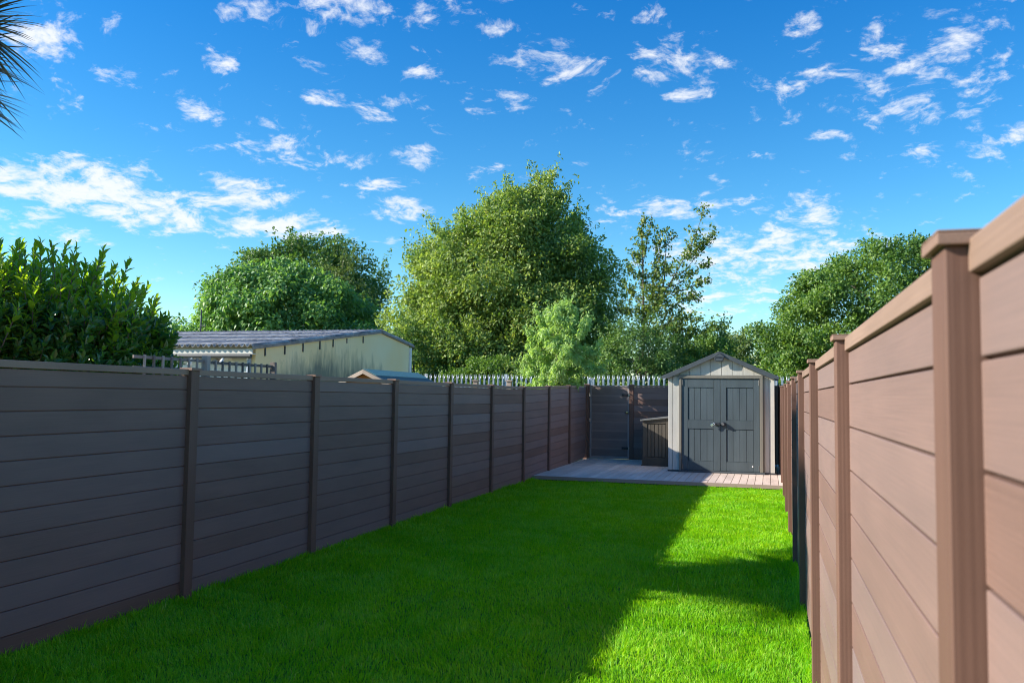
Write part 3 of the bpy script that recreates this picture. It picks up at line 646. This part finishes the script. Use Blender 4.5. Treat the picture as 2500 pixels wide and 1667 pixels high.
tree('dark_tree', 'dark round-topped tree behind, above the outbuilding ridge on the left', 'tree', 43,
     [(10.45, -22.0, -18.9), (9.7, -24.0, -17.3), (8.8, -25.6, -16.4), (7.2, -26.6, -15.9), (5.7, -27.1, -15.6), (4.1, -27.3, -15.6), (1.5, -26, -17)],
     M_L_DARK, 480, 60000, .19, .6, .85, .8, seed=2, sprig=90, tv=.3)
tree('sycamore_tree', 'bright green large-leaved tree directly behind the corrugated roof', 'tree', 36,
     [(8.1, -18.9, -17.2), (7.3, -20.9, -15.6), (6.8, -21.9, -14.4), (6.1, -22.3, -13.7), (5.4, -22.5, -13.3), (4.4, -22.7, -13.1), (3.4, -22.5, -13.1), (1.5, -21, -14)],
     M_L_SYC, 420, 52000, .21, .62, .75, .8, seed=3, droop=.7, tv=.45)
tree('birch_tree', 'small grey-green tree with fine leaves, right of the dark tree top', 'tree', 39,
     [(9.3, -16.7, -16.2), (8.4, -17.6, -15.4), (7.3, -18.2, -14.9), (6, -18.4, -14.6), (4, -18, -14.8), (1.5, -17, -15.5)],
     M_L_OLIVE, 120, 15000, .11, .45, .55, .8, seed=4, sprig=70)
tree('dense_tree', 'dense deep green dome-shaped tree rising over the right fence', 'tree', 44,
     [(9.35, 8.9, 11.5), (8.9, 7.7, 12.6), (8.2, 6.6, 13.4), (7.3, 5.4, 14.2), (6.2, 4.5, 14.9), (5, 4.1, 15.3), (3.6, 4.1, 15.4), (1.6, 4.6, 15)],
     M_L_HAZ, 760, 105000, .155, .6, .68, .8, seed=5, sprig=14, tv=.35, shell=(.6, 1.))
tree('bushy_tree', 'low green tree between the thin poplar and the shed roof', 'tree', 38,
     [(4.75, 1.4, 2.2), (4.4, .5, 2.8), (3.8, -.3, 3.4), (2.9, -1.0, 3.8), (1.8, -1.6, 4), (.8, -1.5, 4)],
     M_L_HAZ, 200, 26000, .13, .55, .55, .8, seed=6, sprig=60, trunk_r=.12)
tree('far_tree', 'far pale green tree in the gap left of the dense dome tree', 'tree', 60,
     [(6.5, 2.7, 3.8), (6.0, 1.5, 4.7), (5.2, .6, 5.6), (4, -.2, 6.3), (2.2, -.6, 6.6), (1, -.2, 6)],
     M_L_OLIVE, 170, 20000, .2, .6, .75, .8, seed=7, trunk_r=.2)
tree('far_tree', 'far rounded tree behind the shed roof, right of the pale one', 'tree', 56,
     [(5.6, 5.3, 6.6), (5.0, 4.3, 7.8), (4, 3.6, 8.4), (2.4, 3.2, 8.6), (1, 3.6, 8)],
     M_L_HAZ, 150, 18000, .2, .6, .75, .8, seed=8, trunk_r=.2)
tree('dark_bush', 'dark leafy bush behind the palisade under the thin poplar', 'bush', 30.5,
     [(4.6, -.6, .5), (4.0, -1.4, 1.3), (3.2, -1.9, 1.9), (2.4, -2.2, 2.2), (1.2, -2.2, 2.4), (.4, -2, 2.2)],
     M_L_DARK, 220, 30000, .1, .5, .42, .8, seed=9, sprig=50, trunk_r=.06)
tree('dark_bush', 'dark bush behind the palisade, just left of the grey shed roof', 'bush', 31,
     [(4.0, 2.1, 2.6), (3.6, 1.6, 3.0), (3.0, 1.2, 3.4), (2.2, 1.0, 3.8), (1.2, .9, 4), (.4, 1, 3.8)],
     M_L_HAZ, 170, 22000, .1, .5, .4, .8, seed=10, sprig=40, trunk_r=.06)
tree('dark_bush', 'tall dark bush beside the right end of the outbuilding', 'bush', 30,
     [(4.6, -8.9, -8.4), (4.0, -9.6, -7.8), (3.2, -9.9, -7.2), (2.4, -9.9, -6.8), (1.2, -9.8, -6.8), (.4, -9.5, -7)],
     M_L_DARK, 170, 22000, .1, .5, .42, .8, seed=11, sprig=50, trunk_r=.06)
tree('green_bush', 'low green bush behind the palisade under the broad tree', 'bush', 29.5,
     [(3.0, -6.2, -3.0), (2.6, -6.9, -2.2), (2.0, -7.3, -1.6), (1.2, -7.3, -1.4), (.4, -7, -1.6)],
     M_L_HAZ, 260, 34000, .09, .5, .34, .6, seed=12, sprig=50, trunk_r=.05)
tree('leafy_sapling', 'pale green feathery sapling leaning over the back left corner of the fence', 'tree', 20.4,
     [(4.0, -0.39, -0.28), (3.68, -0.98, 0.11), (3.25, -1.2, 0.38), (2.71, -1.38, 0.6), (2.35, -1.33, 0.6), (2.05, -1.25, 0.2), (1.6, -1.5, -0.15)],
     M_L_ASH, 210, 20000, .095, .34, .27, .8, bark=M_BARKL, trunk_r=.04, seed=13, sprig=80, droop=.8, shell=(.15, 1.))
# thin poplar with ascending limbs
def poplar():
    T = thing('thin_poplar', 'slender sparse young tree with upright branches against the sky, left of the shed', 'tree', (-.12, 32, 0))
    def W_(c): return np.array([-.12+(c[0]-230)*.00485, 32+(c[2] if len(c) > 2 else 0), 2.55+(1400-c[1])*.00455])
    limbs = [[(235, 1960), (230, 1400), (240, 1000), (238, 750), (232, 400), (222, 110)], [(235, 1150), (300, 950), (400, 740), (530, 520, -.3), (640, 300, -.4), (720, 40, -.4)],
             [(238, 1000), (290, 780, .3), (330, 500, .4), (312, 170, .4)], [(330, 850), (400, 640), (398, 500, .2), (412, 330, .2), (455, 225, .2)],
             [(480, 620), (560, 560), (650, 430), (720, 330), (795, 250)], [(430, 700), (560, 640), (650, 560), (765, 515)], [(400, 760), (540, 720), (640, 680), (745, 660)],
             [(330, 980), (470, 850), (560, 790), (655, 800, .3)], [(300, 1050), (450, 970), (560, 960), (690, 972)], [(250, 1100), (400, 1060), (520, 1040), (600, 1070)],
             [(240, 760), (200, 620), (150, 560), (115, 495)], [(240, 850), (190, 780), (130, 720), (100, 660)], [(240, 1000), (150, 930), (80, 900), (30, 870)],
             [(235, 620), (200, 520), (175, 430), (160, 410)], [(240, 1150), (150, 1100), (70, 1050), (20, 1060)], [(235, 500), (270, 300), (305, 70)], [(300, 780), (350, 560), (370, 220)],
             [(560, 470), (620, 400), (700, 360), (780, 300)], [(330, 700), (380, 600), (440, 560), (450, 500)], [(280, 1100), (420, 1120), (560, 1120), (640, 1090)], [(500, 1100), (640, 1090), (760, 1050), (840, 1025)]]
    tb = MB(); r = np.random.default_rng(55); PP = []
    for li, l in enumerate(limbs):
        pts = [W_(c) for c in l]; r0 = .07 if li == 0 else .028 if li < 4 else .014
        tb.tube(pts, [max(r0*(1-k/len(pts)), .006) for k in range(len(pts))], 6, cap=False)
        pts = np.array(pts); 
        if li == 0: pts = pts[1:]
        seg = np.linalg.norm(np.diff(pts, axis=0), axis=1).sum()
        nt = int(seg*(7 if li < 4 else 9))
        for k in range(nt):
            f_ = r.random()**.85*(len(pts)-1); a = int(f_); a = min(a, len(pts)-2); p = pts[a]+(pts[a+1]-pts[a])*(f_-a)
            taper = 1-.75*(f_/(len(pts)-1)); ln = (.18+.5*r.random())*(.35+taper)
            d = nrm(np.array([r.normal(0, .8), r.normal(0, .8), .65])); m_ = int(15*ln/.4)+5
            if r.random() < .25: tb.tube([p, p+d*ln], [.006, .003], 4, cap=False)
            PP.append(p+d*ln*r.random((m_, 1))+r.normal(0, .05, (m_, 3)))
    P = np.concatenate(PP)
    low = P[P[:, 2] < 5.6]; P = np.concatenate([P, low+r.normal(0, .16, low.shape)])
    n = len(P)
    t = np.clip(r.normal(.4, .25, n), 0, .9); t[r.random(n) > .93] = .98; l = .1*r.uniform(.7, 1.3, n)
    leaves('crown', P, nrm(r.normal(0, .7, (n, 3))+np.array([0, 0, -.5])), nrm(r.normal(0, 1, (n, 3))+np.array([-.3, -.3, .3])), l, l*.75, t, M_L_POP, T)
    tb.build('trunk', M_BARK, T, 0, True)
poplar()
# laurel on the neighbour's side
def laurel():
    T = thing('laurel_shrub', 'large glossy laurel shrub with upright shoots above the left fence', 'shrub', (-1.5, 5.4, 0))
    r = np.random.default_rng(77); PP = []; DD = []; NN = []; TT = []; LL = []; st = MB()
    def hull(u, v):   # u: angle round the plan, v: height 0..1
        cxx, cyy = -2.1, 6.17; hx, hy = 1.0, 1.52
        k = 1+.05*math.sin(3*u+1)+.04*math.sin(7*u+v*5)
        rr = k*(1 if v < .62 else math.sqrt(max(0, 1-((v-.55)/.52)**2)))*(.93+.07*v)
        return Vector((cxx+hx*rr*math.cos(u), cyy+hy*rr*math.sin(u), 0.25+2.4*v))
    ns = 3100
    for k in range(ns):
        topk = k < 620
        u = r.uniform(0, 2*math.pi); v = .5 if topk else r.uniform(.33, .8)
        if not topk and math.cos(u) < -.2 and r.random() < .5: u = r.uniform(-1.3, 1.6)
        p = hull(u, v)
        if topk: s = math.sqrt(r.random()); p = Vector((-2.1+(p.x+2.1)*s, 6.17+(p.y-6.17)*s, 2.09+.46*(1-s*s*s)-.16*max(0, p.y-6.3)*s+r.uniform(-.22, 0)))
        else: p = Vector((-2.1, 6.17, p.z)).lerp(p, r.uniform(.7, 1.0))
        ow = Vector((math.cos(u), math.sin(u)*.6, 0)).normalized()
        tall = topk and r.random() < .62
        d = (Vector((0, 0, 1))+ow*(.2 if topk else .75)+Vector(r.normal(0, .2, 3))).normalized()
        ln = r.uniform(.26, .58) if tall else r.uniform(.14, .3)
        m_ = int(ln/(.034 if tall else .024))+2; a0 = r.uniform(0, 6.28)
        ax = d.cross(Vector((1, 0, 0)) if abs(d.x) < .8 else Vector((0, 1, 0))).normalized(); bx_ = d.cross(ax)
        if tall or r.random() < .15: st.tube([p, p+d*ln], [.006, .003], 5, cap=False)
        for i in range(m_):
            f_ = (i+.5)/m_; w = a0+i*2.4; o_ = ax*math.cos(w)+bx_*math.sin(w)
            PP.append(p+d*ln*f_); DD.append(o_*(1.15-.85*f_)+d*(.35+.7*f_)); NN.append(d+o_*-.2+Vector(r.normal(0, .18, 3)))
            TT.append(min(.95, max(0, r.normal(.2+(.55 if tall else .42)*(topk and f_ > .2), .13)))); LL.append(r.uniform(.08, .12)*(1-.35*(f_ > .88)))  # top shoots tinted lighter, backlight put into the leaf colour
    P = np.array([tuple(x) for x in PP]); L = np.array(LL)
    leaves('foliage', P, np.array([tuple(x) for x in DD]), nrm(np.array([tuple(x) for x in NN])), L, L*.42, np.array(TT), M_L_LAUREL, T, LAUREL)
    for k in range(16):
        y = 5.3+k*.12; b = Vector((-2.1+r.uniform(-.4, .5), y, -.05)); t_ = b+Vector((r.uniform(-.3, .4), r.uniform(-.3, .3), 2.3)); st.tube([b, b.lerp(t_, .5)+Vector((.05, .05, 0)), t_], [.035, .025, .01], 7)
    st.build('stems', M_BARK, T, 0, True)
laurel()
# cabbage palm whose fronds reach into the picture at the upper left; its heads shade the middle of the lawn
def palm():
    T = thing('cabbage_palm', 'dark spiky cabbage palm fronds entering at the top left edge', 'palm', (-3.5, 5.5, 0))
    r = np.random.default_rng(5); heads = [(-3.6, 4.3, 4.5), (-3.7, 4.1, 5.0), (-3.5, 4.75, 4.3), (-3.6, 5.2, 4.2), (-3.45, 6.0, 4.2), (-3.5, 4.5, 5.0), (-3.5, 6.6, 5.4), (-3.6, 6.5, 5.05), (-3.4, 6.3, 4.6), (-3.7, 6.2, 5.6), (-3.6, 5.6, 4.2), (-3.5, 5.3, 5.2), (-3.9, 5.5, 5.9), (-3.6, 4.85, 4.7)]
    tb = MB(); tb.tube([(-3.55, 5.4, -.1), (-3.5, 5.45, 1.8), (-3.52, 5.4, 3.4)], [.17, .14, .12], 12)
    for h in heads: tb.tube([(-3.52, 5.4, 3.35), (np.array(h)*.6+np.array((-3.52, 5.4, 3.35))*.4)-np.array((0, 0, .15)), np.array(h)-np.array((0, 0, .1))], [.1, .075, .06], 8)
    tb.build('trunk', M_BARK, T, 0, True)
    for h in heads:
        n = 185; V = []; F = []; k = 6; h = np.array(h)
        for i in range(n):
            a = r.uniform(0, 6.283); e_ = r.uniform(-1.1 if h[2] > 4.6 else -.25, 1.35); ln = r.uniform(.6, .95)*(1.0 if e_ < .9 else .75)
            d = np.array([math.cos(a)*math.cos(e_), math.sin(a)*math.cos(e_), math.sin(e_)]); s = np.array([-math.sin(a), math.cos(a), 0]); b = len(V)
            for j in range(k+1):
                f_ = j/k; p = h+d*ln*f_+np.array([0, 0, -1])*.16*ln*f_**2.5; w = .025*(min(1, .45+2*f_) if f_ < .45 else (1-f_)/.55)+.0006
                V += [p-s*w, p+s*w]
            F += [(b+2*j, b+2*j+1, b+2*j+3, b+2*j+2) for j in range(k)]
        np_mesh('leaf_head', np.array(V), np.array(F), r.random(len(F))*.8, M_L_PALM, T)
palm()
